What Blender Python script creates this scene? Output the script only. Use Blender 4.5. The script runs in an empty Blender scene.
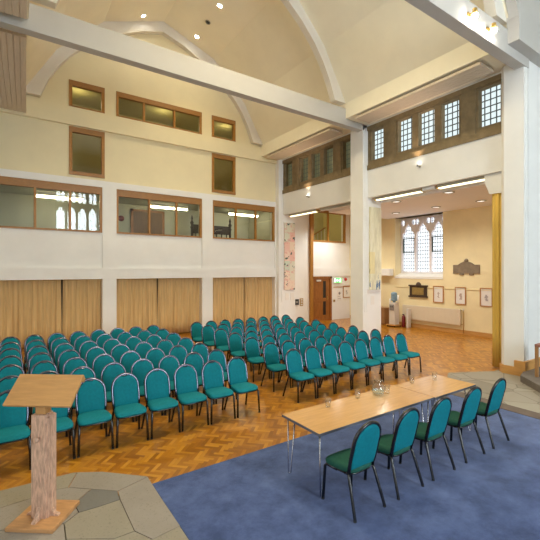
import bpy, bmesh, math, random
from mathutils import Vector, Matrix
random.seed(7)
SC = bpy.context.scene
COL = SC.collection
PI = math.pi
V = Vector

# ------------------------------------------------------------------ camera
YAW = math.radians(34.3)
FPX = 381.0
CAMH = 2.5
cd = bpy.data.cameras.new('camera'); cam = bpy.data.objects.new('camera', cd); COL.objects.link(cam)
cam.location = (0, 0, CAMH); cam.rotation_euler = (PI/2, 0, -YAW)
cd.sensor_width = 36; cd.lens = FPX/540*36; cd.clip_start = 0.05; cd.clip_end = 200
SC.camera = cam

# ------------------------------------------------------------------ materials
def lin(c):
    c /= 255.0
    return c/12.92 if c <= .04045 else ((c+.055)/1.055)**2.4
def rgb(r, g, b): return (lin(r), lin(g), lin(b), 1)

class NT:
    def __init__(s, m):
        s.t = m.node_tree; s.n = s.t.nodes; s.l = s.t.links
    def node(s, typ, **kw):
        n = s.n.new(typ)
        for k, v in kw.items(): setattr(n, k, v)
        return n
    def link(s, a, b): s.l.new(a, b)
    def math(s, op, a, b=None, c=None):
        n = s.n.new('ShaderNodeMath'); n.operation = op
        for i, x in enumerate((a, b, c)):
            if x is None: continue
            if hasattr(x, 'links'): s.l.new(x, n.inputs[i])
            else: n.inputs[i].default_value = x
        return n.outputs[0]
    def mix(s, f, a, b):
        n = s.n.new('ShaderNodeMix'); n.data_type = 'RGBA'
        for k, x in ((0, f), (6, a), (7, b)):
            if hasattr(x, 'links'): s.l.new(x, n.inputs[k])
            else: n.inputs[k].default_value = x
        return n.outputs[2]
    def ramp(s, fac, stops):
        n = s.n.new('ShaderNodeValToRGB'); e = n.color_ramp.elements
        while len(e) < len(stops): e.new(.5)
        for el, (p, c) in zip(e, stops): el.position = p; el.color = c
        s.l.new(fac, n.inputs[0]); return n.outputs[0]
    def coord(s, which='Object', scale=(1, 1, 1), rot=(0, 0, 0)):
        tc = s.n.new('ShaderNodeTexCoord'); mp = s.n.new('ShaderNodeMapping')
        mp.inputs['Scale'].default_value = scale; mp.inputs['Rotation'].default_value = rot
        s.l.new(tc.outputs[which], mp.inputs[0]); return mp.outputs[0]
    def noise(s, vec, scale, detail=4, rough=.6):
        n = s.n.new('ShaderNodeTexNoise'); n.inputs['Scale'].default_value = scale
        n.inputs['Detail'].default_value = detail; n.inputs['Roughness'].default_value = rough
        s.l.new(vec, n.inputs['Vector']); return n.outputs['Fac']

def new_mat(name):
    m = bpy.data.materials.new(name); m.use_nodes = True
    nt = NT(m); b = nt.n['Principled BSDF']
    return m, nt, b
def mat(name, col, rough=.6, metal=0.0, var=.06, scale=8, stretch=(1, 1, 1), spec=.5, bump=0, col2=None, coat=0):
    m, nt, b = new_mat(name)
    vec = nt.coord('Object', stretch)
    f = nt.noise(vec, scale)
    c = Vector(col[:3])
    lo = tuple(c*(1-var*2.2))+(1,); hi = tuple(min(1, x) for x in c*(1+var*1.6))+(1,)
    if col2: lo = col2; hi = col
    out = nt.ramp(f, [(.3, lo), (.7, hi)])
    nt.link(out, b.inputs['Base Color'])
    b.inputs['Roughness'].default_value = rough; b.inputs['Metallic'].default_value = metal
    b.inputs['Specular IOR Level'].default_value = spec
    if coat: b.inputs['Coat Weight'].default_value = coat; b.inputs['Coat Roughness'].default_value = .12
    if bump:
        bp = nt.node('ShaderNodeBump'); bp.inputs['Strength'].default_value = bump; bp.inputs['Distance'].default_value = .01
        nt.link(nt.noise(vec, scale*12), bp.inputs['Height']); nt.link(bp.outputs[0], b.inputs['Normal'])
    return m
def emit_mat(name, col, strength):
    m, nt, b = new_mat(name)
    b.inputs['Base Color'].default_value = col
    b.inputs['Emission Color'].default_value = col; b.inputs['Emission Strength'].default_value = strength
    return m
def glass_mat(name, tint=(1, 1, 1, 1), rough=.02, refl=.10, edge=.6):
    m, nt, b = new_mat(name); nt.n.remove(b)
    o = nt.n['Material Output']
    t = nt.node('ShaderNodeBsdfTransparent'); t.inputs[0].default_value = tint
    g = nt.node('ShaderNodeBsdfGlossy'); g.inputs['Roughness'].default_value = rough
    lw = nt.node('ShaderNodeLayerWeight'); lw.inputs['Blend'].default_value = .5
    f = nt.math('MULTIPLY_ADD', nt.math('POWER', lw.outputs['Facing'], 3.5), edge, refl)
    mx = nt.node('ShaderNodeMixShader')
    nt.link(f, mx.inputs[0]); nt.link(t.outputs[0], mx.inputs[1]); nt.link(g.outputs[0], mx.inputs[2])
    nt.link(mx.outputs[0], o.inputs['Surface'])
    return m
def leaded_mat(name, axis, col, strength, pitch=(.1, .14), lead=.10, leadcol=(.05, .06, .06, 1)):
    """daylit leaded glass: bright panes between dark cames. axis = the wall's horizontal axis ('X' or 'Y')"""
    m, nt, b = new_mat(name)
    tc = nt.node('ShaderNodeTexCoord'); sp = nt.node('ShaderNodeSeparateXYZ'); nt.link(tc.outputs['Object'], sp.inputs[0])
    def line(src, p):
        a = nt.math('FRACT', nt.math('DIVIDE', src, p))
        a = nt.math('ABSOLUTE', nt.math('SUBTRACT', a, .5))
        return nt.math('GREATER_THAN', a, .5-lead*.1/p*.5*1.0)
    h = line(sp.outputs[axis], pitch[0]); v = line(sp.outputs['Z'], pitch[1])
    f = nt.math('MAXIMUM', h, v)
    nz = nt.noise(tc.outputs['Object'], 3.0)
    pc = nt.mix(nz, col, tuple(x*.8 for x in col[:3])+(1,))
    c = nt.mix(f, pc, leadcol)
    nt.link(c, b.inputs['Emission Color']); 
    nt.link(nt.math('MULTIPLY', nt.math('SUBTRACT', 1.0, nt.math('MULTIPLY', f, .97)), strength), b.inputs['Emission Strength'])
    b.inputs['Base Color'].default_value = (.1, .12, .12, 1); b.inputs['Roughness'].default_value = .15
    return m

M = {}
M['wall'] = mat('cream_plaster', rgb(238, 237, 233), .85, var=.015, scale=1.5, bump=.03)
M['wall_cream'] = mat('cream_gable_plaster', rgb(236, 223, 184), .85, var=.015, scale=1.5, bump=.03)
M['ceil'] = mat('cream_ceiling', rgb(250, 242, 218), .9, var=.015, scale=1.2)
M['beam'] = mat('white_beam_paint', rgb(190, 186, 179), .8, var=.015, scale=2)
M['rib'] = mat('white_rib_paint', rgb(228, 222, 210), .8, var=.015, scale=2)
M['aisle_ceil'] = mat('white_ceiling_paint', rgb(240, 234, 232), .8, var=.01, scale=1)
M['aisle_wall'] = mat('aisle_plaster', rgb(240, 224, 178), .85, var=.03, scale=1.2, bump=.03)
M['white'] = mat('white_paint', rgb(238, 236, 228), .6, var=.01)
M['oak'] = mat('oak_frame', rgb(168, 116, 44), .45, var=.10, scale=4, stretch=(3, 3, 14))
M['oak_h'] = mat('oak_frame_rail', rgb(162, 114, 56), .45, var=.10, scale=4, stretch=(2, 8, 14))
M['door'] = mat('oak_door', rgb(152, 96, 44), .4, var=.14, scale=3, stretch=(8, 8, 1))
M['door_dark'] = mat('dark_oak_door', rgb(110, 78, 48), .5, var=.12, scale=3, stretch=(8, 8, 1))
M['plinth'] = mat('oak_plinth', rgb(205, 152, 84), .45, var=.06, scale=3, stretch=(1, 1, 8))
M['stone_mul'] = mat('clerestory_stone', rgb(136, 118, 86), .85, var=.10, scale=4, bump=.1)
M['tracery'] = mat('white_tracery_stone', rgb(240, 238, 242), .8, var=.03)
M['curtain'] = mat('tan_curtain_fabric', rgb(214, 180, 126), .9, var=.07, scale=3, stretch=(6, 1, .3))
M['gold'] = mat('gold_drape_fabric', rgb(220, 184, 88), .7, var=.06, scale=3, stretch=(6, 6, .3))
M['teal'] = mat('teal_fabric', rgb(0, 116, 128), .8, var=.05, scale=30, bump=.08, spec=.25)
M['green'] = mat('dark_green_fabric', rgb(38, 88, 74), .85, var=.06, scale=30, bump=.08, spec=.2)
M['black'] = mat('black_nickel_steel', rgb(104, 104, 118), .16, metal=1, var=.04)
M['blackpaint'] = mat('black_gloss_paint', rgb(20, 20, 23), .25, var=.02, spec=.7)
M['rubber'] = mat('black_rubber', rgb(18, 18, 18), .7, var=.02)
M['table'] = mat('beech_laminate', rgb(208, 160, 100), .2, var=.05, scale=3, stretch=(1, 10, 10), spec=.55, coat=.2)
M['table_edge'] = mat('grey_table_edge', rgb(98, 98, 108), .5, var=.02)
M['chrome'] = mat('chrome_steel', rgb(190, 190, 198), .2, metal=1, var=.02)
M['lect'] = mat('lectern_top_oak', rgb(186, 140, 86), .45, var=.06, scale=3, stretch=(1.5, 14, 14))
M['lectpost'] = mat('limed_oak', rgb(202, 164, 140), .6, var=.17, scale=9, stretch=(6, 6, 1.2), bump=.05)
M['lectbase'] = mat('lectern_base_oak', rgb(190, 142, 94), .5, var=.08, scale=3, stretch=(2, 10, 10))
M['plank'] = mat('pale_plank', rgb(216, 200, 178), .6, var=.04, scale=3, stretch=(12, .7, 12))
M['rad'] = mat('radiator_enamel', rgb(226, 212, 186), .5, var=.01)
M['carvewood'] = mat('dark_carved_wood', rgb(52, 40, 34), .6, var=.1)
M['plaque_d'] = mat('dark_bronze', rgb(74, 58, 44), .5, var=.1, metal=.2)
M['plaque_g'] = mat('gilded_plate', rgb(158, 134, 76), .45, var=.1, metal=.3)
M['slate'] = mat('grey_slate_plaque', rgb(136, 120, 98), .8, var=.1, scale=6)
M['paper'] = mat('drawing_paper', rgb(235, 230, 222), .8, var=.01)
M['ink'] = mat('printed_grey', rgb(150, 140, 140), .8)
M['brown_ink'] = mat('sepia_print', rgb(170, 140, 120), .8)
M['frame_oak'] = mat('picture_oak', rgb(178, 126, 70), .5, var=.06)
M['plastic'] = mat('cream_plastic', rgb(222, 216, 206), .4, var=.01)
M['greyplastic'] = mat('grey_plastic', rgb(150, 146, 142), .4, var=.02)
M['bottle'] = mat('blue_water_bottle', rgb(128, 158, 176), .15, var=.12, scale=10)
M['brass'] = mat('brass_plate', rgb(190, 158, 90), .35, metal=.8, var=.03)
M['blackbox'] = mat('black_socket', rgb(36, 34, 34), .4)
M['red'] = mat('red_plastic', rgb(190, 50, 40), .4)
M['maroon'] = mat('red_extinguisher_paint', rgb(120, 30, 28), .35)
M['cupboard'] = mat('oak_cupboard', rgb(160, 118, 72), .5, var=.08, scale=3, stretch=(5, 5, 1))
M['pinkwood'] = mat('reddish_wood', rgb(150, 104, 88), .5, var=.08, scale=4, stretch=(6, 6, 1))
M['metalgrey'] = mat('grey_fitting', rgb(170, 166, 150), .4, metal=.4, var=.02)
M['room'] = mat('office_wall', rgb(192, 190, 172), .85, var=.02, scale=1)
M['gallery'] = mat('gallery_wall', rgb(196, 184, 128), .85, var=.03, scale=1)
M['darkfloor'] = mat('dark_floor', rgb(96, 84, 66), .7)
M['kerb'] = mat('brown_stone_kerb', rgb(104, 90, 80), .75, var=.07, scale=4, bump=.05)
M['step'] = mat('grey_stone_step', rgb(112, 103, 95), .75, var=.08, scale=4, bump=.05)
M['glass'] = glass_mat('window_glass', (.94, .96, .92, 1), .01, .07, .5)
M['tumbler'] = glass_mat('tumbler_glass', (.96, .97, .97, 1), .03, .07, .9)
M['water'] = glass_mat('water', (.84, .93, .95, 1), .02, .03, .3)
M['tube'] = emit_mat('fluorescent_tube', (1, .93, .62, 1), 1.9)
M['tube_b'] = emit_mat('office_tube', (1, .92, .60, 1), 14)
M['lamp'] = emit_mat('halogen_lamp', (1, .93, .8, 1), 60)
M['lamp_spot'] = emit_mat('spot_lamp', (1, .93, .82, 1), 120)
M['lamp_dim'] = emit_mat('recessed_lamp_soft', (1, .96, .9, 1), .75)
M['exit_w'] = emit_mat('exit_lit_white', (.95, 1, .85, 1), 1.6)
M['exit_g'] = emit_mat('exit_lit_green', (.10, .62, .16, 1), 1.3)
M['clear'] = leaded_mat('clerestory_day', 'Y', (.80, .93, .95, 1), .95, (.148, .172), .32)
M['clear_oblique_dim'] = leaded_mat('clerestory_oblique_dim', 'Y', (.20, .20, .09, 1), .40, (.148, .172), .30)  # dimmed olive copy of the clerestory glass: oblique-view darkness put into its colour
M['aisle_day'] = leaded_mat('aisle_window_day', 'Y', (.90, .95, 1, 1), 1.35, (.118, .16), .22, (.36, .42, .46, 1))
M['aisle_green'] = M['aisle_day']
M['rear_day'] = leaded_mat('rear_window_day', 'X', (.79, .91, 1.0, 1), 17.5, (.13, .2), .1)

M['added_left_day'] = leaded_mat('added_window_day', 'Y', (.84, .92, 1.0, 1), 5.0, (.13, .2), .1)  # glow of the added, unseen window that gives the chair frames highlights

def parquet_mat():
    m, nt, b = new_mat('parquet')
    w = .052; n = 4
    vec = nt.coord('Object', (1/w, 1/w, 1), (0, 0, PI/4))
    sp = nt.node('ShaderNodeSeparateXYZ'); nt.link(vec, sp.inputs[0])
    x = nt.math('ADD', sp.outputs[0], 1000.0); y = nt.math('ADD', sp.outputs[1], 1000.0)
    a = nt.math('FLOOR', x); c = nt.math('FLOOR', y)
    k = nt.math('FLOORED_MODULO', nt.math('SUBTRACT', a, c), 2.0*n)
    hz = nt.math('LESS_THAN', k, n-.5)
    idh_x = nt.math('SUBTRACT', a, k)
    idv_y = nt.math('ADD', c, nt.math('SUBTRACT', k, float(n)))
    ix = nt.math('ADD', nt.math('MULTIPLY', hz, idh_x), nt.math('MULTIPLY', nt.math('SUBTRACT', 1.0, hz), a))
    iy = nt.math('ADD', nt.math('MULTIPLY', hz, c), nt.math('MULTIPLY', nt.math('SUBTRACT', 1.0, hz), idv_y))
    cb = nt.node('ShaderNodeCombineXYZ'); nt.link(ix, cb.inputs[0]); nt.link(iy, cb.inputs[1]); nt.link(hz, cb.inputs[2])
    wn = nt.node('ShaderNodeTexWhiteNoise'); wn.noise_dimensions = '3D'; nt.link(cb.outputs[0], wn.inputs['Vector'])
    col = nt.ramp(wn.outputs['Value'], [(0, rgb(138, 84, 8)), (.5, rgb(174, 112, 16)), (1, rgb(202, 142, 40))])
    fx = nt.math('FRACT', x); fy = nt.math('FRACT', y)
    ac = nt.math('ADD', nt.math('MULTIPLY', hz, fy), nt.math('MULTIPLY', nt.math('SUBTRACT', 1.0, hz), fx))
    e = nt.math('GREATER_THAN', nt.math('ABSOLUTE', nt.math('SUBTRACT', ac, .5)), .465)
    col = nt.mix(nt.math('MULTIPLY', e, .35), col, rgb(90, 56, 20))
    g = nt.noise(vec, .35, 3)
    col = nt.mix(nt.math('MULTIPLY', g, .25), col, rgb(150, 92, 16))
    nt.link(col, b.inputs['Base Color'])
    b.inputs['Roughness'].default_value = .3; b.inputs['Coat Weight'].default_value = .35; b.inputs['Coat Roughness'].default_value = .22
    bp = nt.node('ShaderNodeBump'); bp.inputs['Strength'].default_value = .05; bp.inputs['Distance'].default_value = .01
    nt.link(nt.noise(vec, 1.2), bp.inputs['Height']); nt.link(bp.outputs[0], b.inputs['Normal'])
    return m
def carpet_mat():
    m, nt, b = new_mat('blue_carpet')
    vec = nt.coord('Object')
    a = nt.noise(vec, 2.6, 6, .7); c = nt.noise(vec, 60, 2)
    col = nt.ramp(a, [(.34, rgb(42, 60, 104)), (.5, rgb(66, 84, 132)), (.66, rgb(84, 103, 152))])
    col = nt.mix(nt.math('MULTIPLY', c, .35), col, rgb(42, 58, 104))
    nt.link(col, b.inputs['Base Color']); b.inputs['Roughness'].default_value = .95; b.inputs['Specular IOR Level'].default_value = .1
    b.inputs['Sheen Weight'].default_value = .25
    bp = nt.node('ShaderNodeBump'); bp.inputs['Strength'].default_value = .25; bp.inputs['Distance'].default_value = .01
    nt.link(nt.noise(vec, 160, 2), bp.inputs['Height']); nt.link(bp.outputs[0], b.inputs['Normal'])
    return m
def stone_mat(name, c1, c2):
    m, nt, b = new_mat(name)
    vec = nt.coord('Object')
    a = nt.noise(vec, 3, 5); c = nt.noise(vec, 45, 3)
    col = nt.mix(a, c1, c2); col = nt.mix(nt.math('MULTIPLY', nt.math('GREATER_THAN', c, .62), .3), col, rgb(96, 88, 70))
    nt.link(col, b.inputs['Base Color']); b.inputs['Roughness'].default_value = .7
    bp = nt.node('ShaderNodeBump'); bp.inputs['Strength'].default_value = .12; bp.inputs['Distance'].default_value = .01
    nt.link(c, bp.inputs['Height']); nt.link(bp.outputs[0], b.inputs['Normal'])
    return m
def flag_mat():
    m, nt, b = new_mat('flagstones')
    vec = nt.coord('Object')
    vo = nt.node('ShaderNodeTexVoronoi'); vo.feature = 'DISTANCE_TO_EDGE'; vo.inputs['Scale'].default_value = 1.5; nt.link(vec, vo.inputs['Vector'])
    v2 = nt.node('ShaderNodeTexVoronoi'); v2.inputs['Scale'].default_value = 1.5; nt.link(vec, v2.inputs['Vector'])
    e = nt.math('LESS_THAN', vo.outputs['Distance'], .012)
    wn = nt.node('ShaderNodeTexWhiteNoise'); nt.link(v2.outputs['Position'], wn.inputs['Vector'])
    col = nt.ramp(wn.outputs['Value'], [(0, rgb(138, 131, 118)), (.6, rgb(158, 150, 136)), (1, rgb(166, 159, 145))])
    a = nt.noise(vec, 4, 5)
    col = nt.mix(nt.math('MULTIPLY', a, .4), col, rgb(132, 122, 104))
    col = nt.mix(nt.math('MULTIPLY', e, .7), col, rgb(104, 94, 78))
    nt.link(col, b.inputs['Base Color']); b.inputs['Roughness'].default_value = .6
    return m
M['parquet'] = parquet_mat(); M['carpet'] = carpet_mat(); M['flags'] = flag_mat()
M['slab'] = stone_mat('pale_slab', rgb(158, 149, 138), rgb(136, 128, 118))
M['slab_grey'] = stone_mat('grey_slab', rgb(122, 119, 112), rgb(108, 105, 100))
M['slab_warm'] = stone_mat('warm_slab', rgb(154, 145, 128), rgb(138, 130, 114))
M['grout'] = mat('slab_joint', rgb(128, 116, 98), .9)

def art_pink():
    m, nt, b = new_mat('pink_collage')
    tc = nt.node('ShaderNodeTexCoord'); 
    n1 = nt.noise(tc.outputs['Object'], 3.5, 3); n2 = nt.noise(tc.outputs['Object'], 7, 4); n3 = nt.noise(tc.outputs['Object'], 5.3, 2)
    sp = nt.node('ShaderNodeSeparateXYZ'); nt.link(tc.outputs['Object'], sp.inputs[0])
    cb = nt.node('ShaderNodeCombineXYZ')
    nt.link(nt.math('FLOOR', nt.math('MULTIPLY', nt.math('ADD', sp.outputs['X'], .3), 3.33)), cb.inputs[0]); nt.link(nt.math('FLOOR', nt.math('MULTIPLY', sp.outputs['Z'], 2.3)), cb.inputs[2])
    wn = nt.node('ShaderNodeTexWhiteNoise'); nt.link(cb.outputs[0], wn.inputs['Vector'])
    base = nt.ramp(wn.outputs['Value'], [(0, rgb(226, 164, 154)), (.45, rgb(230, 190, 174)), (.7, rgb(232, 214, 190)), (1, rgb(184, 206, 190))])
    col = nt.mix(nt.math('MULTIPLY', n1, .5), base, rgb(236, 218, 200))
    col = nt.mix(nt.math('MULTIPLY', nt.math('GREATER_THAN', n2, .58), .5), col, rgb(216, 130, 124))
    col = nt.mix(nt.math('GREATER_THAN', n3, .64), col, rgb(80, 98, 88))
    nt.link(col, b.inputs['Base Color']); b.inputs['Roughness'].default_value = .8
    return m
def art_yellow():
    m, nt, b = new_mat('pale_abstract')
    tc = nt.node('ShaderNodeTexCoord'); sp = nt.node('ShaderNodeSeparateXYZ'); nt.link(tc.outputs['Object'], sp.inputs[0])
    vec = nt.coord('Object', (3, 3, .6)); n1 = nt.noise(vec, 2.5, 5)
    col = nt.ramp(n1, [(.3, rgb(196, 188, 160)), (.55, rgb(226, 220, 190)), (.8, rgb(236, 232, 214))])
    low = nt.math('LESS_THAN', sp.outputs['Z'], .85)
    blue = nt.math('MULTIPLY', nt.math('GREATER_THAN', n1, .60), low)
    col = nt.mix(blue, col, rgb(74, 108, 148))
    yl = nt.math('MULTIPLY', nt.math('MULTIPLY', nt.math('LESS_THAN', sp.outputs['X'], -.05), nt.math('LESS_THAN', sp.outputs['Z'], 1.3)), nt.math('GREATER_THAN', sp.outputs['Z'], .55))
    col = nt.mix(nt.math('MULTIPLY', nt.math('MULTIPLY', yl, n1), .7), col, rgb(228, 200, 90))
    nt.link(col, b.inputs['Base Color']); b.inputs['Roughness'].default_value = .8
    return m
M['art_pink'] = art_pink(); M['art_yellow'] = art_yellow()

# ------------------------------------------------------------------ mesh helpers
class MB:
    def __init__(s): s.bm = bmesh.new()
    def box(s, x0, x1, y0, y1, z0, z1, bev=0, mi=0):
        if x0 > x1: x0, x1 = x1, x0
        if y0 > y1: y0, y1 = y1, y0
        if z0 > z1: z0, z1 = z1, z0
        vs = [s.bm.verts.new(p) for p in ((x0,y0,z0),(x1,y0,z0),(x1,y1,z0),(x0,y1,z0),(x0,y0,z1),(x1,y0,z1),(x1,y1,z1),(x0,y1,z1))]
        fs = [s.bm.faces.new([vs[i] for i in q]) for q in ((3,2,1,0),(4,5,6,7),(0,1,5,4),(1,2,6,5),(2,3,7,6),(3,0,4,7))]
        for f in fs: f.material_index = mi
        if bev:
            es = list({e for f in fs for e in f.edges})
            r = bmesh.ops.bevel(s.bm, geom=es, offset=bev, segments=2, profile=.6, affect='EDGES')
            for f in r['faces']: f.material_index = mi
        return s
    def quad(s, *pts, mi=0):
        f = s.bm.faces.new([s.bm.verts.new(p) for p in pts]); f.material_index = mi; return s
    def prism(s, poly, a, b, axis='Z'):
        """extrude a 2D polygon along an axis from a to b"""
        def P(u, v, t):
            return {'Z': (u, v, t), 'Y': (u, t, v), 'X': (t, u, v)}[axis]
        lo = [s.bm.verts.new(P(u, v, a)) for u, v in poly]; hi = [s.bm.verts.new(P(u, v, b)) for u, v in poly]
        n = len(poly)
        s.bm.faces.new(lo[::-1]); s.bm.faces.new(hi)
        for i in range(n): s.bm.faces.new((lo[i], lo[(i+1) % n], hi[(i+1) % n], hi[i]))
        return s
    def tube(s, pts, r, n=8, caps=True):
        pts = [V(p) for p in pts]
        rings = []
        up = None
        for i, p in enumerate(pts):
            t = ((pts[min(i+1, len(pts)-1)]-pts[max(i-1, 0)])).normalized()
            if up is None:
                up = t.orthogonal().normalized()
            else:
                up = (up - t*up.dot(t)).normalized()
            sd = t.cross(up)
            rr = r[i] if isinstance(r, (list, tuple)) else r
            rings.append([s.bm.verts.new(p + (up*math.cos(2*PI*k/n)+sd*math.sin(2*PI*k/n))*rr) for k in range(n)])
        for a, b in zip(rings, rings[1:]):
            for k in range(n):
                f = s.bm.faces.new((a[k], a[(k+1) % n], b[(k+1) % n], b[k])); f.smooth = True
        if caps:
            s.bm.faces.new(rings[0][::-1]); s.bm.faces.new(rings[-1])
        return s
    def lathe(s, prof, c=(0, 0, 0), n=20, axis='Z'):
        rings = []
        for r, z in prof:
            ring = []
            for k in range(n):
                a = 2*PI*k/n; x, y = r*math.cos(a), r*math.sin(a)
                p = {'Z': (x, y, z), 'Y': (x, z, y), 'X': (z, x, y)}[axis]
                ring.append(s.bm.verts.new((p[0]+c[0], p[1]+c[1], p[2]+c[2])))
            rings.append(ring)
        for a, b in zip(rings, rings[1:]):
            for k in range(n):
                f = s.bm.faces.new((a[k], a[(k+1) % n], b[(k+1) % n], b[k])); f.smooth = True
        if prof[0][0] > 1e-5: s.bm.faces.new(rings[0][::-1])
        if prof[-1][0] > 1e-5: s.bm.faces.new(rings[-1])
        return s
    def loft(s, loops, caps=True, smooth=True):
        rings = [[s.bm.verts.new(p) for p in L] for L in loops]
        n = len(rings[0])
        for a, b in zip(rings, rings[1:]):
            for k in range(n):
                f = s.bm.faces.new((a[k], a[(k+1) % n], b[(k+1) % n], b[k])); f.smooth = smooth
        if caps:
            for R in (rings[0][::-1], rings[-1]):
                f = s.bm.faces.new(R); f.smooth = smooth
        return s
    def plate(s, outer, holes, P, th):
        """flat plate with holes: loops of 2D points, P(u,v,t) gives 3D, t 0..th"""
        bm = s.bm
        es = []; vs = []
        for L in [outer]+holes:
            vv = [bm.verts.new(P(u, v, 0)) for u, v in L]; vs += vv
            es += [bm.edges.new((vv[i], vv[(i+1) % len(vv)])) for i in range(len(vv))]
        r = bmesh.ops.triangle_fill(bm, use_beauty=True, use_dissolve=False, edges=es)
        fs = [g for g in r['geom'] if isinstance(g, bmesh.types.BMFace)]
        ex = bmesh.ops.extrude_face_region(bm, geom=fs)
        d = V(P(0, 0, th))-V(P(0, 0, 0))
        bmesh.ops.translate(bm, vec=d, verts=[g for g in ex['geom'] if isinstance(g, bmesh.types.BMVert)])
        return s
    def xform(s, mtx):
        bmesh.ops.transform(s.bm, matrix=mtx, verts=s.bm.verts); return s
    def build(s, name, m, parent=None, loc=None, rot=None):
        bmesh.ops.recalc_face_normals(s.bm, faces=s.bm.faces)
        me = bpy.data.meshes.new(name); s.bm.to_mesh(me); s.bm.free()
        for x in (m if isinstance(m, (list, tuple)) else [m]): me.materials.append(x)
        o = bpy.data.objects.new(name, me); COL.objects.link(o)
        if parent: o.parent = parent
        if loc: o.location = loc
        if rot: o.rotation_euler = rot
        return o
def tag(o, label, cat, group=None):
    o['label'] = label; o['category'] = cat
    if group: o['group'] = group
    return o
def thing(name, label, cat, loc=(0, 0, 0), rz=0, group=None):
    o = bpy.data.objects.new(name, None); COL.objects.link(o); o.empty_display_size = .1
    o.location = loc; o.rotation_euler = (0, 0, rz)
    return tag(o, label, cat, group)
def struct(o): o['kind'] = 'structure'; return o
def sempty(name, loc=(0, 0, 0)):
    o = bpy.data.objects.new(name, None); COL.objects.link(o); o.location = loc; o.empty_display_size = .1
    return struct(o)
def dup(root, loc, rz, label, group):
    r = root.copy(); COL.objects.link(r); r.location = loc; r.rotation_euler = (0, 0, rz)
    r['label'] = label
    if group: r['group'] = group
    for ch in list(root.children):
        c = ch.copy(); COL.objects.link(c); c.parent = r
        for g in ch.children:
            d = g.copy(); COL.objects.link(d); d.parent = c
    return r

def wall(name, m, us, vs, holes, P, th):
    """wall slab over us x vs ranges with rectangular holes (u0,u1,v0,v1); P(u,v,t) maps to 3D, t in 0..th"""
    U = sorted({us[0], us[1], *[min(max(h[i], us[0]), us[1]) for h in holes for i in (0, 1)]})
    W = sorted({vs[0], vs[1], *[min(max(h[i], vs[0]), vs[1]) for h in holes for i in (2, 3)]})
    b = MB()
    def solid(i, j):
        if i < 0 or j < 0 or i >= len(U)-1 or j >= len(W)-1: return False
        u = (U[i]+U[i+1])/2; v = (W[j]+W[j+1])/2
        return not any(h[0] < u < h[1] and h[2] < v < h[3] for h in holes)
    vc = {}
    def vert(u, v, t):
        k = (round(u, 5), round(v, 5), t)
        if k not in vc: vc[k] = b.bm.verts.new(P(u, v, t))
        return vc[k]
    for i in range(len(U)-1):
        for j in range(len(W)-1):
            if not solid(i, j): continue
            u0, u1, v0, v1 = U[i], U[i+1], W[j], W[j+1]
            for t in (0, th):
                b.bm.faces.new([vert(u, v, t) for u, v in ((u0, v0), (u1, v0), (u1, v1), (u0, v1))])
            for di, dj, e in ((-1, 0, ((u0, v0), (u0, v1))), (1, 0, ((u1, v0), (u1, v1))), (0, -1, ((u0, v0), (u1, v0))), (0, 1, ((u0, v1), (u1, v1)))):
                if not solid(i+di, j+dj):
                    (a, c), (d, f) = e
                    b.bm.faces.new([vert(a, c, 0), vert(d, f, 0), vert(d, f, th), vert(a, c, th)])
    return b.build(name, m)

# ------------------------------------------------------------------ key dimensions
YB = 14.05                      # curtain wall
XR = 9.92                       # pier faces of the right wall
CX = 4.70                       # hall centre line
def mir(x): return 2*CX-x
PIERS = [(4.01, 4.55), (8.93, 9.50), (13.85, 14.40)]

# ------------------------------------------------------------------ floors
struct(MB().box(-6, 15.2, 4.45, 14.6, -.12, 0).build('floor', M['parquet']))
struct(MB().box(-6, 15.2, -8, 4.45, -.12, -.012).build('floor_subfloor', M['grout']))
struct(MB().box(1.37, 7.3, -7.5, 4.45, -.012, .004).build('floor_carpet', M['carpet']))
struct(MB().box(7.3, 7.6, -7.5, 4.47, -.012, .012).build('floor_kerb', M['kerb']))
fl = MB()
fl.prism([(7.6, -7.5), (15.2, -7.5), (15.2, 4.62), (9.85, 4.66), (9.3, 4.95), (8.8, 5.2), (8.49, 5.05), (8.02, 4.63), (7.6, 4.47)], -.012, .006)
struct(fl.build('floor_flagstones', M['flags']))
# irregular slabs round the lectern
def gp(px, py):
    d = CAMH*FPX/(py-270.0); r = (px-270.0)/FPX
    return (d*(math.sin(YAW)+math.cos(YAW)*r), d*(math.cos(YAW)-math.sin(YAW)*r))
Aa=(.0-.09+.0, 5.28); 
p1 = gp(76.9,473.3); p2 = gp(68.5,487.8); p3 = gp(90.9,489.6); p4 = gp(118,491.5); p5 = gp(146.7,477.6)
p6 = gp(56,490); p7 = gp(32.4,498.3); p8 = gp(0,508.5); p9 = gp(74,504); p10 = gp(78.7,513); p11 = gp(120,500); p12 = gp(100,506.7)
p13 = gp(134.6,531.7); p14 = gp(64,524); p15 = gp(11,529); q1 = (1.37, 4.64); q2 = gp(180,528.5); q3 = gp(153,540)
e0 = (-.09, 5.28); e1 = (.65, 5.24); ecorner = (.95, 5.06)
L0 = (-6, 5.25); L1 = (-6, 4.6)
slabs = [
 ([e1, ecorner, q1, p5, p4, p3, p2, p1], 0),
 ([e0, e1, p1, p2, p6, p7, p8, (-1.0, 4.95), (-1.0, 5.28)], 2),
 ([p5, q1, (1.37, 4.1), (1.37, 3.56), q3, p13, p11, p4], 0),
 ([p3, p4, p11, p12, p10, p9], 1),
 ([p2, p3, p9, p10, p14, p15, (-.45, 4.55), (-1.0, 4.95), p8, p7, p6], 0),
 ([p10, p12, p11, p13, gp(115,539), gp(66,540), p14], 2),
 ([p13, q3, (1.37, 3.56), (1.37, 2.7), (.6, 2.9), gp(66, 546), gp(66,540), gp(115,539)], 2),
 ([p15, p14, gp(66,540), gp(66,546), (.6, 2.9), (-.2, 3.0), (-.8, 3.9), (-.45, 4.55)], 0),
]
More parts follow.
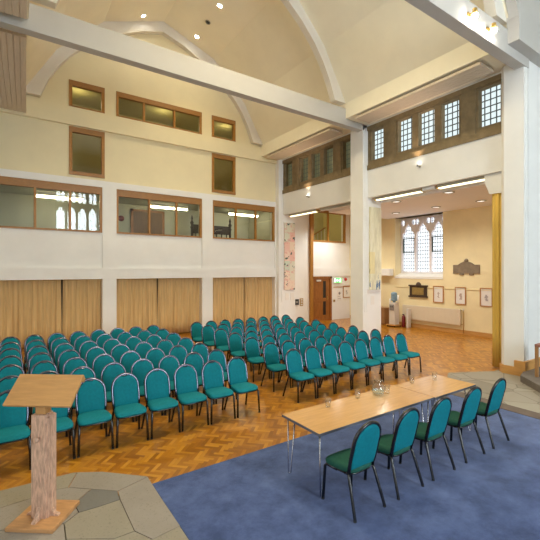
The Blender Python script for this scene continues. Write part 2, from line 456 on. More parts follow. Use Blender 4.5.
for pol, mi in slabs:
    c = V((sum(p[0] for p in pol)/len(pol), sum(p[1] for p in pol)/len(pol)))
    pol = [tuple(c+(V(p)-c)*(1-.006/max(.2, (V(p)-c).length))) for p in pol]
    struct(MB().prism(pol, -.012, .006).build('floor_slab', M[('slab', 'slab_grey', 'slab_warm')[mi]]))
fl = MB(); fl.prism([(-6, -7.5), (1.36, -7.5), (1.36, 2.68), (.6, 2.88), (-.21, 2.98), (-.82, 3.9), (-.47, 4.56), (-1.02, 4.95), (-1.02, 5.28), (-6, 5.28)], -.012, .006)
struct(fl.build('floor_flagstones_aside', M['flags']))
struct(MB().box(-6, 1.4, 4.4, 4.46, -.1, -.02).build('floor_edge', M['grout']))
# aisle-side dais step at the right edge
st = MB(); st.prism([(9.42, 3.88), (8.0, 2.35), (8.0, -3), (15, -3), (15, 4.0), (9.90, 4.0)], 0.0, .15)
struct(st.build('floor_step', M['step']))

# ------------------------------------------------------------------ back wall
bays = [(mir(9.86), 2.62), (3.08, 6.32), (6.78, 9.86)]
tall = [(1.60, 2.70), (6.76, 7.85)]
holes = [(a, b, 0, 2.19) for a, b in bays] + [(a, b, 3.78, 5.34) for a, b in bays]
holes += [(a, b, 5.66, 7.25) for a, b in tall] + [(a, b, 7.9, 8.78) for a, b in tall] + [(3.08, 6.32, 7.9, 8.78)]
PB = lambda u, v, t: (u, YB+.06+t, v)
struct(wall('wall_back', M['wall'], (-.9, 10.15), (0, 5.45), [h for h in holes if h[2] < 5.4], PB, .3))
struct(wall('wall_back_gable', M['wall_cream'], (-.9, 10.15), (5.45, 12.3), [h for h in holes if h[2] > 5.4], PB, .3))
# raised piers and string bands on it
def strip(name, x0, x1, z0, z1, d=.06):
    struct(MB().box(x0, x1, YB+.06-d, YB+.059, z0, z1).build(name, M['wall']))
tr = MB()
for x0, x1 in ((2.62, 3.08), (6.32, 6.78)):
    tr.box(x0, x1, YB, YB+.059, 0, 2.19); tr.box(x0, x1, YB, YB+.059, 2.57, 5.34)
tr.box(9.86, 9.94, YB, YB+.059, 0, 2.19); tr.box(9.86, 9.94, YB, YB+.059, 2.57, 5.34)
tr.box(-.52, 9.94, YB-.01, YB+.059, 2.19, 2.57)
tr.box(-.52, 9.94, YB, YB+.059, 5.34, 5.56)
struct(tr.build('trim_1', M['wall']))
tr = MB(); tr.box(-.52, 9.94, YB-.05, YB+.059, 7.28, 7.87)
struct(tr.build('trim_2', M['wall_cream']))

wn = [0]
def back_window(x0, x1, z0, z1, mull, head=.24, foot=.06, jamb=.075, y=YB+.06):
    wn[0] += 1
    w = sempty('window_%d' % wn[0], ((x0+x1)/2, y, z0))
    cx = (x0+x1)/2
    b = MB()
    b.box(x0-cx, x1-cx, -.03, .10, z1-z0-head, z1-z0); b.box(x0-cx, x1-cx, -.04, .10, 0, foot)
    struct(b.build('window_head_rail', M['oak_h'], w))
    b = MB()
    b.box(x0-cx, x0-cx+jamb, -.025, .10, foot, z1-z0-head); b.box(x1-cx-jamb, x1-cx, -.025, .10, foot, z1-z0-head)
    for q in mull: b.box(q-.035-cx, q+.035-cx, -.01, .09, foot, z1-z0-head)
    struct(b.build('window_frame', M['oak'], w))
    g = MB(); g.quad((x0-cx+jamb, .05, foot), (x1-cx-jamb, .05, foot), (x1-cx-jamb, .05, z1-z0-head), (x0-cx+jamb, .05, z1-z0-head))
    struct(g.build('window_glass', M['glass'], w))
for a, b in bays:
    back_window(a, b, 3.78, 5.34, [a+(b-a)*(.36 if b < 7 else .36), a+(b-a)*(.68)])
for a, b in tall:
    back_window(a, b, 5.66, 7.25, [], .17, .12, .1); back_window(a, b, 7.9, 8.78, [], .17, .04, .1)
back_window(3.08, 6.32, 7.9, 8.78, [4.05, 5.2], .17, .04, .08)

# rooms behind the glass
rm = MB()
rm.box(-.9, 10.6, 17.4, 17.5, 2.6, 5.6); rm.box(-.9, 10.6, YB+.36, 17.4, 5.4, 5.6)
rm.box(-1.0, -.9, YB+.36, 17.5, 2.6, 5.6); rm.box(10.5, 10.6, YB+.36, 17.5, 2.6, 5.6)
struct(rm.build('wall_office', M['room']))
struct(MB().box(-1, 15, YB+.36, 17.5, 2.5, 2.6).build('floor_office', M['darkfloor']))
rm = MB(); rm.box(-.9, 10.6, 17.4, 17.5, 5.65, 9.4); rm.box(-.9, 10.6, YB+.36, 17.5, 9.3, 9.4)
rm.box(-1.0, -.9, YB+.36, 17.5, 5.6, 9.4); rm.box(10.5, 10.6, YB+.36, 17.5, 5.6, 9.4)
struct(rm.build('wall_gallery', M['gallery']))
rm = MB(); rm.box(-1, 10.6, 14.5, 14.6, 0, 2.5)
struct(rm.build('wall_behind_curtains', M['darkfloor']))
for i, (x0, x1) in enumerate(((.7, 2.3), (4.75, 6.5), (8.55, 10.2))):
    t = thing('strip_light', 'lit office strip light seen through the %s' % ('wide window nearest the left edge', 'wide middle window over the curtains', 'wide window next to the corner pier')[i], 'light', ((x0+x1)/2, 16, 5.12), 0, 'office strip lights')
    h = (x1-x0)/2
    MB().box(-h, h, -.06, .06, .08, .20).build('housing', M['white'], t)
    MB().box(-h+.03, h-.03, -.05, .05, 0, .079, .015).build('tube', M['tube_b'], t)
# office door seen through the middle window
d = sempty('door_2', (5.15, 17.38, 2.6))
struct(MB().box(-.65, .65, -.06, 0, 0, 2.5).build('door_leaf', M['door_dark'], d))
b = MB(); b.box(-.75, -.65, -.08, 0, 0, 2.6); b.box(.65, .75, -.08, 0, 0, 2.6); b.box(-.75, .75, -.08, 0, 2.5, 2.6); b.box(-.02, .02, -.08, -.06, 0, 2.5)
struct(b.build('door_frame', M['door'], d))
struct(MB().lathe([(0, -.05), (.04, -.05), (.05, -.02), (.02, 0)], (.1, -.06, 1.05), 12, 'Y').build('door_handle', M['chrome'], d))
b = MB().lathe([(0, -.05), (.1, -.05), (.13, -.02), (.13, 0)], (0, 0, 0), 20, 'Y').build('alarm_bell', M['maroon'], None, (4.0, 17.39, 4.75))
tag(b, 'round dark red bell on the office wall behind the middle window', 'bell')
# carved settle standing in the office
s = thing('carved_settle', 'dark carved wooden settle with turned finials behind the glass', 'bench', (7.42, 15.5, 2.6))
for sx in (-.93, .93):
    MB().lathe([(.05, 0), (.05, 1.7), (.08, 1.75), (.04, 1.82), (.08, 1.95), (.03, 2.05), (.055, 2.12), (.0, 2.3)], (sx, 0, 0), 12).build('post', M['carvewood'], s)
b = MB(); b.box(-.88, .88, -.03, .03, 1.5, 1.88); b.box(-.88, .88, -.04, .04, 1.3, 1.36); b.box(-.88, .88, -.45, .03, .4, .46)
for k in range(7): b.box(-.75+k*.25-.02, -.75+k*.25+.02, -.02, .02, .46, 1.5)
b.build('back_panel', M['carvewood'], s)

# curtains
def curtain(x0, x1, z1, label, y=YB+.26, z0=.03, amp=.045, wl=.17, m='curtain', group='tan curtains'):
    b = MB(); n = int((x1-x0)/wl*10); rows = 6
    g = []
    ph = random.random()*6
    for j in range(rows+1):
        row = []
        f = j/rows
        for i in range(n+1):
            x = x0+(x1-x0)*i/n
            a = 2*PI*(x-x0)/wl
            yy = y+amp*(math.sin(a+ph+.6*math.sin(a*.23))*(.75+.25*math.sin(a*.31+1)))*(.7+.3*f)+.012*math.sin(a*2.3+f*2)
            row.append(b.bm.verts.new((x-(x0+x1)/2+.012*math.cos(a*.5+f*3), yy-y, z0+(z1-z0)*(1-f))))
        g.append(row)
    for j in range(rows):
        for i in range(n):
            f = b.bm.faces.new((g[j][i], g[j][i+1], g[j+1][i+1], g[j+1][i])); f.smooth = True
    o = b.build('curtain', M[m], None, ((x0+x1)/2, y, 0))
    md = o.modifiers.new('solid', 'SOLIDIFY'); md.thickness = .008; md.offset = 0
    return tag(o, label, 'curtain', group)
names = [('left end bay of the curtain wall', ''), ('middle bay of the curtain wall', ''), ('bay beside the corner pier', '')]
for (a, b), sp, nm in zip(bays, (1.42, 4.60, 8.40), ('leftmost bay', 'middle bay', 'bay nearest the corner')):
    curtain(a-.02, sp-.02, 2.24, 'tan pleated curtain, left half of the pair in the %s' % nm)
    curtain(sp+.02, b+.02, 2.24, 'tan pleated curtain, right half of the pair in the %s' % nm)
for i, (a, b) in enumerate(bays):
    struct(MB().box(a-.02, b+.02, YB+.2, YB+.34, 2.2, 2.24).build('trim_curtain_rail', M['metalgrey']))

# ------------------------------------------------------------------ right wall
PR = lambda u, v, t: (10.15+t, u, v)
open1 = (4.55, 8.93); open2 = (9.50, 13.85)
hz = (5.92, 7.41)
holes = [open1+(0, 4.98), open2+(0, 4.98), open1+hz, open2+hz]
struct(wall('wall_right', M['wall'], (4.0, 14.40), (0, 8.0), holes, PR, .7))
for i, (y0, y1) in enumerate(PIERS):
    b = MB()
    if i == 0: b.prism([(10.149, y0), (10.149, y1-.0), (10.02, y1), (XR, y1-.1), (XR, y0)], 0, 7.45)
    else: b.box(XR, 10.149, y0, y1, 0, 7.45)
    for xx in (9.985, 10.07): b.box(xx, xx+.035, y0-.018, y0+.001, 1.05 if i else .4, 7.35, .006)
    struct(b.build('trim_%d' % (3+i), M['wall']))
# clerestory frames
def clerestory(n, y0, y1, X=10.15, gl='clear', sgn=1):
    w = sempty('window_%d' % n, (X, (y0+y1)/2, 5.92))
    cy = (y0+y1)/2; H = 1.49; L = y1-y0
    # panes as measured across the bay, from its near end
    fr = [(.012, .112), (.205, .325), (.375, .497), (.543, .683), (.815, .925)]
    def Yp(f): return y0-cy+L*f
    hs = []
    near = [(.02, .145), (.265, .383), (.433, .553), (.602, .722), (.85, .965)]
    holes = [(Yp(a), Yp(b), .31, 1.32) for a, b in near]
    P = lambda u, v, t: (sgn*(.02+t), u, v)
    o = wall('window_stone_frame', M['stone_mul'], (y0-cy, y1-cy), (0, H), holes, P, .22); o.parent = w; struct(o)
    b = MB()
    b.box(sgn*-.03, sgn*.02, y0-cy, y1-cy, H-.14, H); b.box(sgn*-.03, sgn*.02, y0-cy, y1-cy, 0, .16)
    for f0, f1 in ((.16, .25), (.74, .835)): b.box(sgn*-.02, sgn*.02, Yp(f0), Yp(f1), .16, H-.14, .008)
    struct(b.build('window_stone_rail', M['stone_mul'], w))
    g = MB()
    for u0, u1, v0, v1 in holes: g.quad((sgn*.2, u0, v0), (sgn*.2, u1, v0), (sgn*.2, u1, v1), (sgn*.2, u0, v1))
    struct(g.build('window_leaded_glass', M[gl], w))
clerestory(20, *open1); clerestory(21, *open2, gl='clear_oblique_dim')

# left wall mirrored (outside the picture)
XL = mir(10.15)
PL = lambda u, v, t: (XL-t, u, v)
struct(wall('wall_left', M['wall'], (4.01, 14.40), (0, 8.0), [open1+hz, open2+hz], PL, .5))
clerestory(22, *open1, X=XL, sgn=-1); clerestory(23, *open2, X=XL, sgn=-1)

# wall plates and light shelves
pl = MB()
pl.box(9.1, 10.85, 4.0, 14.11, 7.47, 7.98)
struct(pl.build('trim_6', M['ceil']))
pl = MB(); pl.box(mir(10.85), mir(9.1), 4.0, 14.11, 7.47, 7.98); struct(pl.build('trim_7', M['ceil']))
SH = {}
def shelf(x0, x1, y0, y1, label, rz=0):
    b = MB(); n = 6
    for k in range(n):
        a = x0+(x1-x0)*k/n; c = x0+(x1-x0)*(k+1)/n
        b.box(a-(x0+x1)/2+.006, c-(x0+x1)/2-.006, -(y1-y0)/2, (y1-y0)/2, 0, .035, .004)
    b.box(x0-(x0+x1)/2+.01, x1-(x0+x1)/2-.01, -(y1-y0)/2+.01, (y1-y0)/2-.01, .02, .07)
    for yy in (-1.4, 0, 1.4): b.box(-.02, .02, yy-.02, yy+.02, .07, .125)
    o = b.build('ceiling_panel', M['plank'], None, ((x0+x1)/2, (y0+y1)/2, 7.345), (0, 0, rz))
    tag(o, label, 'panel', 'planked soffit panels')
shelf(9.14, 9.78, 9.73, 13.66, 'pale planked panel hung above the dark clerestory windows by the corner')
shelf(9.14, 9.78, 4.62, 8.55, 'pale planked panel hung above the bright clerestory windows')
shelf(-.36, .35, 9.45, 13.95, 'pale planked panel at left edge, below and beyond the white tie beam', -.03)
shelf(-.5, .21, 4.6, 8.75, 'pale planked panel in the top left corner, before the white tie beam', -.03)

# ------------------------------------------------------------------ roof
half = [(9.1, 7.97), (8.17, 9.54), (6.76, 10.96), (CX, 11.72)]
rib_in = [(8.62, 7.97), (8.4, 8.52), (8.1, 9.06), (7.75, 9.52), (7.25, 10.02), (6.69, 10.44), (6.1, 10.78), (5.5, 11.08), (CX, 11.33)]
sec = half + [(mir(x), z) for x, z in half[-2::-1]]
outer = [(x+(.25 if x > CX else -.25 if x < CX else 0), z+.25) for x, z in sec]
b = MB(); b.prism(sec+outer[::-1], 3.97, 14.2, 'Y')
struct(b.build('ceiling', M['ceil']))
def rib(y0, y1, dep, name):
    inner = rib_in + [(mir(x), z) for x, z in rib_in[-2::-1]]
    b = MB(); b.prism(sec+inner[::-1], y0, y1, 'Y')
    struct(b.build(name, M['rib']))
rib(8.93, 9.14, .13, 'trim_8'); rib(YB-.15, YB+.055, .12, 'trim_9'); rib(4.01, 4.22, .13, 'trim_10')
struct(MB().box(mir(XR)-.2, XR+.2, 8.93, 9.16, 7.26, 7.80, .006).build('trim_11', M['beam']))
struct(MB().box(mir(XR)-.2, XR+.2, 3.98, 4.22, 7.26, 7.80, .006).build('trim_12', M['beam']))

# crossing where the camera stands: walls, ceiling and the great window behind
b = MB(); b.box(9.05, 15.2, 3.75, 4.0, 7.47, 12.6); b.box(mir(9.05), -6, 3.75, 4.0, 7.47, 12.6)
b.prism([(9.05, 8.0)]+[(x, z+.1) for x, z in half[1:]]+[(mir(x), z+.1) for x, z in half[-2:0:-1]]+[(mir(9.05), 8.0), (mir(9.05), 12.6), (9.05, 12.6)], 3.76, 3.95, 'Y')
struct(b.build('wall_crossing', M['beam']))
b = MB(); b.box(10.86, 15.2, 3.9, 4.1, 0, 7.47); b.box(-6, mir(10.15)-.01, 3.75, 4.0, 0, 7.47)
struct(b.build('wall_crossing_lower', M['wall']))
struct(MB().box(-6.2, 15.4, -8.2, 4.0, 12.6, 12.8).build('ceiling_crossing', M['ceil']))
struct(wall('wall_crossing_left', M['wall'], (-8.2, 14.5), (0, 12.6), [(-3.2, 2.4, 1.6, 7.4)], lambda u, v, t: (-6-t, u, v), .3))
struct(MB().box(15.2, 15.4, -8.2, 4.0, 0, 12.6).build('wall_crossing_right', M['wall']))

def arch(x0, x1, z0, zs, pointed=1.0, n=10):
    """closed loop: a light with a pointed head springing at zs"""
    w = x1-x0; R = w*pointed
    pts = [(x0, z0), (x1, z0)]
    cxr = x1-R
    a_end = math.acos((x0+w/2-cxr)/R)
    for k in range(n+1):
        a = a_end*k/n; pts.append((cxr+R*math.cos(a), zs+R*math.sin(a)))
    cxl = x0+R
    for k in range(n-1, -1, -1):
        a = a_end*k/n; pts.append((cxl-R*math.cos(a), zs+R*math.sin(a)))
    return pts
def trefoil(x0, x1, z0, zs, n=6):
    """light with a cusped (ogee trefoil) head"""
    w = x1-x0; c = (x0+x1)/2
    right = [(x1, zs), (x1-.02*w, zs+.14*w), (x1-.10*w, zs+.24*w), (x1-.19*w, zs+.27*w), (x1-.23*w, zs+.36*w), (x1-.25*w, zs+.50*w), (x1-.32*w, zs+.62*w), (c+.08*w, zs+.72*w), (c, zs+.86*w)]
    left = [(2*c-x, z) for x, z in right[-2::-1]]
    return [(x0, z0), (x1, z0)]+right+left
def tear(cx, cz, w, h, n=12):
    return [(cx+w/2*math.sin(2*PI*k/n), cz+h/2*math.cos(2*PI*k/n)) for k in range(n)]

# great window behind the camera
RX0, RX1, RZ0, RZ1 = 3.1, 8.05, 1.6, 9.9
PRr = lambda u, v, t: (u, -8.0-t, v)
struct(wall('wall_crossing_rear', M['wall'], (-6, 15.2), (0, 12.6), [(RX0, RX1, RZ0, RZ1)], PRr, .4))
w = sempty('window_30', (0, 0, 0))
n = 6; pw = (RX1-RX0)/n
hl = []
for k in range(n):
    a = RX0+k*pw+.09; c = RX0+(k+1)*pw-.09
    hl.append(trefoil(a, c, RZ0+.15, 7.35))
    hl.append(arch(a+.01, (a+c)/2-.03, 8.25, 8.9, 1.2, 5)); hl.append(arch((a+c)/2+.03, c-.01, 8.25, 8.9, 1.2, 5))
b = MB(); b.plate([(RX0, RZ0), (RX1, RZ0), (RX1, RZ1), (RX0, RZ1)], hl, lambda u, v, t: (u, -8.05-t, v), .2)
struct(b.build('window_tracery', M['stone_mul'], w))
b = MB(); b.quad((RX0, -8.2, RZ0), (RX1, -8.2, RZ0), (RX1, -8.2, RZ1), (RX0, -8.2, RZ1))
struct(b.build('window_leaded_glass', M['rear_day'], w))

# unseen window added on the lectern side to brighten the chair frames
w = sempty('window_31', (0, 0, 0))
hl = []
for k in range(5):
    a = -3.2+k*1.12+.1; c = -3.2+(k+1)*1.12-.1
    hl.append(trefoil(a, c, 1.75, 5.9))
b = MB(); b.plate([(-3.2, 1.6), (2.4, 1.6), (2.4, 7.4), (-3.2, 7.4)], hl, lambda u, v, t: (-6.05-t, u, v), .15)
struct(b.build('window_tracery', M['stone_mul'], w))  # tracery of the added, unseen window
b = MB(); b.quad((-6.2, -3.2, 1.6), (-6.2, 2.4, 1.6), (-6.2, 2.4, 7.4), (-6.2, -3.2, 7.4))
struct(b.build('window_leaded_glass', M['added_left_day'], w))  # glowing glass of the added, unseen window

# ------------------------------------------------------------------ side aisle
struct(wall('wall_aisle', M['aisle_wall'], (4.1, 14.3), (0, 5.7), [(8.87, 11.22, 2.12, 4.87)], lambda u, v, t: (14.6+t, u, v), .62))
struct(MB().box(10.85, 15.2, 4.1, 11.6, 4.87, 5.0).build('ceiling_aisle', M['aisle_ceil']))
struct(MB().box(10.85, 15.2, 11.6, 14.3, 5.5, 5.62).build('ceiling_lobby', M['aisle_ceil']))
struct(MB().box(10.85, 15.2, 11.5, 11.62, 4.95, 5.62).build('wall_lobby_drop', M['aisle_ceil']))
struct(wall('wall_aisle_end', M['wall'], (10.85, 14.6), (0, 5.62), [(12.15, 13.22, 0, 2.1), (12.06, 14.3, 3.88, 5.44)], lambda u, v, t: (u, YB+t, v), .3))
b = MB(); b.box(12.06, 14.6, YB-.05, YB-.001, 2.19, 2.6); struct(b.build('trim_13', M['wall']))
back_window(12.06, 14.3, 3.88, 5.44, [13.12], .12, .08, .08, y=YB+.01)
struct(MB().box(11.86, 12.02, YB-.12, YB-.001, 0, 5.45).build('trim_14', M['oak']))
b = MB(); b.box(14.58, 14.599, 4.1, 14.0, .0, .16); struct(b.build('baseboard_aisle', M['plinth']))
b = MB(); b.box(14.57, 14.599, 4.1, 11.2, 1.735, 1.755); struct(b.build('trim_15', M['aisle_wall']))
b = MB(); b.box(14.3, 14.599, 11.3, 13.3, 2.24, 2.56, .01); struct(b.build('trim_16', M['white']))
# stair behind the lobby window
rm = MB(); rm.box(10.6, 15, 16.4, 16.5, 2.6, 6.5); rm.box(14.9, 15, YB+.3, 16.5, 2.6, 6.5); rm.box(10.6, 15, YB+.3, 16.5, 6.4, 6.5)
struct(rm.build('wall_stair', M['gallery']))
s = thing('stair_handrail', 'sloping wooden stair handrail seen through the window over the oak door', 'handrail', (13.2, 15.4, 2.6))
b = MB(); b.tube([(-.9, 0, 1.25), (.95, 0, 2.2)], .04); b.tube([(-1.0, .35, 1.35), (.45, .35, 2.35)], .03); b.build('rail', M['oak'], s)
b = MB()
for k in range(8): b.box(-.85+k*.25-.012, -.85+k*.25+.012, -.012, .012, 0, 1.27+k*.128)
b.build('baluster', M['white'], s)['kind'] = 'stuff'
# door 1
d = sempty('door_1', (12.65, YB, 0))
b = MB(); b.box(-.62, -.53, -.06, .1, 0, 2.18); b.box(.53, .64, -.06, .1, 0, 2.18); b.box(-.62, .64, -.06, .1, 2.08, 2.18)
struct(b.build('door_frame', M['door'], d))
b = MB()
b.box(-.53, .10, .0, .05, 0, 2.08); b.box(.30, .53, .0, .05, 0, 2.08); b.box(.10, .30, 0, .05, 0, .28); b.box(.10, .30, 0, .05, .95, 1.12); b.box(.10, .30, 0, .05, 1.95, 2.08)
b.box(-.5, -.06, -.012, 0, .95, 1.0); b.box(-.45, -.1, -.01, 0, .2, .85, .004); b.box(-.45, -.1, -.01, 0, 1.1, 1.9, .004)
struct(b.build('door_leaf', M['door'], d))
b = MB(); b.box(.10, .30, .02, .03, .28, .95); b.box(.10, .30, .02, .03, 1.12, 1.95); struct(b.build('door_glass', M['blackbox'], d))
struct(MB().box(-.36, -.08, -.07, 0, 1.94, 2.02, .01).build('door_closer', M['plastic'], d))
b = MB(); b.box(.36, .40, -.03, 0, 1.0, 1.2); b.tube([(.38, -.03, 1.1), (.38, -.07, 1.1), (.28, -.07, 1.1)], .012); struct(b.build('door_handle', M['brass'], d))

# aisle window with tracery
w = sempty('window_40', (0, 0, 0))
WY0, WY1, WZ0, WZ1 = 8.87, 11.22, 2.36, 4.87
hl = []; 
n = 3; y0 = 8.98; pw = (11.18-y0)/n
for k in range(n):
    a = y0+k*pw+.05; c = y0+(k+1)*pw-.05
    hl.append(trefoil(a, c, WZ0+.08, 4.06))
    hl.append(tear(a+.04, 4.66, .2, .26)); hl.append(tear(c-.04, 4.66, .2, .26))
b = MB(); b.plate([(WY0, WZ0), (WY1, WZ0), (WY1, WZ1), (WY0, WZ1)], hl, lambda u, v, t: (15.02+t, u, v), .14)
struct(b.build('window_tracery', M['tracery'], w))
b = MB(); b.quad((15.14, WY0, WZ0), (15.14, WY1, WZ0), (15.14, WY1, WZ1), (15.14, WY0, WZ1))
struct(b.build('window_leaded_glass', M['aisle_day'], w))
b = MB()
for k, (a0, c0) in ((2, (.02, .0)), (0, (.0, .0))):
    a = y0+k*pw+.06; c = y0+(k+1)*pw-.06
    for z in (3.3, 3.93): b.box(15.06, 15.1, a, c, z-.02, z+.02)
    b.box(15.06, 15.1, a, a+.035, 3.3, 3.93); b.box(15.06, 15.1, c-.035, c, 3.3, 3.93)
struct(b.build('window_casement', mat('green_iron', rgb(48, 70, 66), .5), w))
b = MB(); b.prism([(14.58, 2.12), (15.04, 2.12), (15.04, 2.36), (14.58, 2.22)], 8.87, 11.22, 'Y'); struct(b.build('window_sill', M['white'], w))

# ------------------------------------------------------------------ plinth of the near pier
b = MB()
b.prism([(9.88, 4.02), (XR, 4.02), (XR, 4.45), (10.02, 4.55), (10.34, 4.56), (10.34, 4.60), (10.0, 4.59), (9.88, 4.47)], .006, .20)
b.box(9.86, XR, 3.97, 4.2, .15, .36); b.box(9.85, 12, 3.955, 4.011, .15, .365)
struct(b.build('baseboard_pier', M['plinth']))

# ------------------------------------------------------------------ chairs
def outline(half, s0, L=.475, n=9):
    h = half; ra = half*.98; cs = L-ra
    pts = [(-h*.93, s0), (-h*.98, .08), (-h, .16)]
    for k in range(2*n+1):
        a = PI-PI*k/(2*n); pts.append((math.copysign(abs(math.cos(a))**1.0, math.cos(a))*h*.985, cs+ra*math.sin(a) if math.sin(a) > 1e-6 else cs))
    pts += [(h, .16), (h*.98, .08), (h*.93, s0)]
    return pts
T = math.radians(14)
def bp(x, s, off=0):      # back plane -> 3D, off along the back's rear normal
    return (x, .115+s*math.sin(T)+off*math.cos(T), .44+s*math.cos(T)-off*math.sin(T))
def make_chair(label, seatm='teal', group=None, backm='teal', frame='black', L=.475):
    t = thing('banquet_chair', label, 'chair', (0, 0, 0), 0, group)
    # seat cushion
    def loop(ins, z, crown=0):
        pts = []
        N = 36
        for k in range(N):
            a = 2*PI*k/N; ca, sa = math.cos(a), math.sin(a)
            e = .42
            x = math.copysign(abs(ca)**e, ca); y = math.copysign(abs(sa)**e, sa)
            yy = -.055+y*(.20-ins); wx = (.220 if yy < -.1 else .220-.045*(yy+.1)/.25)-ins
            zz = z - (.02*max(0, (-yy-.12)/.13)**2 if z > .43 else 0)
            pts.append((x*wx, yy, zz))
        return pts
    MB().loft([loop(.02, .405), loop(.004, .412), loop(0, .43), loop(.002, .45), loop(.014, .466), loop(.05, .474), loop(.12, .478)]).build('seat', M[seatm], t)
    b = MB(); b.loft([loop(.018, .385), loop(.012, .39), loop(.012, .404), loop(.02, .4045)]); b.build('seat_frame', M['blackpaint'], t)
    # backrest pad
    o = outline(.182, .012, L-.012)
    ctr = (0, .26)
    def bl(sc, off): return [bp(ctr[0]+(x-ctr[0])*(1-sc/.2), ctr[1]+(s-ctr[1])*(1-sc/.24), off) for x, s in o]
    MB().loft([bl(.08, -.030), bl(.03, -.027), bl(.008, -.018), bl(0, -.005), bl(0, .008), bl(.006, .016), bl(.03, .021), bl(.08, .022)]).build('backrest', M[backm], t)
    # back frame: tube round the pad plus hand grip at the crown
    o = outline(.192, -.035, L)
    b = MB(); b.tube([bp(x, s) for x, s in o], .019, 8)
    b.tube([bp(-.045, L-.013, -.012), bp(-.03, L-.023, -.028), bp(.03, L-.023, -.028), bp(.045, L-.013, -.012)], .006, 6)
    b.build('back_frame', M[frame], t)
    for s in (-1, 1):
        b = MB(); b.tube([(s*.176, .05, .40), (s*.180, .108, .41), (s*.188, .125, .37), (s*.222, .235, .018), (s*.2225, .236, .012)], .0168, 8)
        b.tube([(s*.2222, .2354, .014), (s*.2228, .237, 0)], .0175, 8)
        b.build('leg', M['blackpaint'], t)
        b = MB(); b.tube([(s*.19, -.05, .395), (s*.2, -.19, .395), (s*.205, -.215, .37), (s*.217, -.234, .018)], .0168, 8)
        b.tube([(s*.217, -.234, .016), (s*.2172, -.235, 0)], .0175, 8)
        b.build('leg', M['blackpaint'], t)
    return t

ords = ['first', 'second', 'third', 'fourth', 'fifth', 'sixth', 'seventh', 'eighth']
rows_l = ['front row', 'second row', 'third row', 'fourth row', 'fifth row', 'sixth row', 'back row']
proto = None
PITCH = .485
for bi, (x0, yc, blk) in enumerate(((-.24, 5.87, 'left'), (4.45, 5.85, 'right'))):
    for r in range(7):
        for c in range(8):
            x = x0+PITCH*(c+.5)+random.uniform(-.002, .002); y = yc+(.812 if bi == 0 else .80)*r+random.uniform(-.006, .006)
            rz = math.radians(random.uniform(-.5, .5))
            k = (8-c) if bi == 0 else (c+1)
            seat = ('aisle-end seat' if k == 1 else 'outer end seat' if k == 8 else '%s seat from the central aisle' % ords[k-1])
            place = 'block behind the lectern' if bi == 0 else 'block beyond the long table'
            lab = 'teal padded chair, %s, %s, %s' % (seat, rows_l[r], place)
            grp = 'audience chairs in the %s' % place
            if proto is None:
                proto = make_chair(lab, group=grp); proto.location = (x, y, .004 if False else 0); proto.rotation_euler = (0, 0, rz)
            else: dup(proto, (x, y, 0), rz, lab, grp)
labs = ['teal-backed chair behind the table with its back nearest the camera',
        'teal-backed chair behind the table, second from the lectern end',
        'teal-backed chair behind the table, middle one of the five',
        'teal-backed chair behind the table, fourth from the lectern end',
        'teal-backed chair behind the table at its far right end']
pt = None
for x, l in zip((3.04, 3.71, 4.37, 5.10, 5.80), labs):
    rz = PI+math.radians(random.uniform(-1, 1))
    if pt is None:
        pt = make_chair(l, 'green', 'chairs behind the table', 'teal', 'blackpaint', .51); pt.location = (x, 2.875, .004); pt.rotation_euler = (0, 0, rz)
    else: dup(pt, (x, 2.875, .004), rz, l, 'chairs behind the table')

# ------------------------------------------------------------------ tables
def table(x0, x1, y0, y1, label):
    t = thing('folding_table', label, 'table', ((x0+x1)/2, (y0+y1)/2, .004), 0, 'tables on the blue carpet')
    hx = (x1-x0)/2; hy = (y1-y0)/2
    MB().box(-hx, hx, -hy, hy, .706, .726, .003).build('tabletop', M['table'], t)
    b = MB(); b.box(-hx-.003, hx+.003, -hy-.004, -hy+.02, .694, .722); b.box(-hx-.003, hx+.003, hy-.02, hy+.004, .694, .722)
    b.box(-hx-.004, -hx+.02, -hy, hy, .694, .722); b.box(hx-.02, hx+.004, -hy, hy, .694, .722)
    b.box(-hx+.02, hx-.02, -hy+.02, hy-.02, .690, .7055)
    b.build('edge_trim', M['table_edge'], t)
    for sx in (-1, 1):
        for sy in (-1, 1):
            X = sx*(hx-.05); Y = sy*(hy-.05)
            b = MB()
            b.tube([(X, Y, .69), (X-sx*.01, Y, .02), (X-sx*.02, Y-sy*.005, .006), (X-sx*.03, Y-sy*.02, .02), (X-sx*.055, Y-sy*.07, .69)], .008, 8)
            b.build('leg', M['chrome'], t)
    return t
table(2.76, 4.87, 3.10, 3.78, 'long pale beech folding table, nearer the lectern, jug standing on it')
table(4.88, 5.96, 3.08, 3.76, 'short beech folding table at the far end, nearest the cream pier')
TZ = .004+.726
prof = [(.0, .0), (.031, 0), (.033, .004), (.0365, .125), (.0345, .125), (.031, .012), (0, .012)]
for x, y, l in ((3.39, 3.64, 'clear glass tumbler on the table, nearest the lectern'), (3.96, 3.66, 'clear glass tumbler standing alone before the jug'),
                (4.47, 3.57, 'clear glass tumbler right beside the water jug'), (5.19, 3.67, 'clear tumbler on the short table, nearer the seam'),
                (5.62, 3.56, 'clear tumbler on the short table, nearer the cream pier')):
    o = MB().lathe(prof, (0, 0, 0), 20).build('tumbler', M['tumbler'], None, (x, y, TZ))
    tag(o, l, 'glass', 'glass tumblers')
j = thing('water_jug', 'round clear glass water jug with handle on the long table', 'jug', (4.31, 3.60, TZ))
MB().lathe([(0, 0), (.055, 0), (.085, .03), (.095, .08), (.08, .13), (.052, .16), (.05, .19), (.06, .215), (.057, .215), (.047, .19), (.048, .16), (.075, .13), (.09, .08), (.08, .032), (0, .01)], n=24).build('jug_body', M['tumbler'], j)
MB().lathe([(0, .012), (.075, .033), (.087, .065), (.0, .066)], n=24).build('water', M['water'], j)
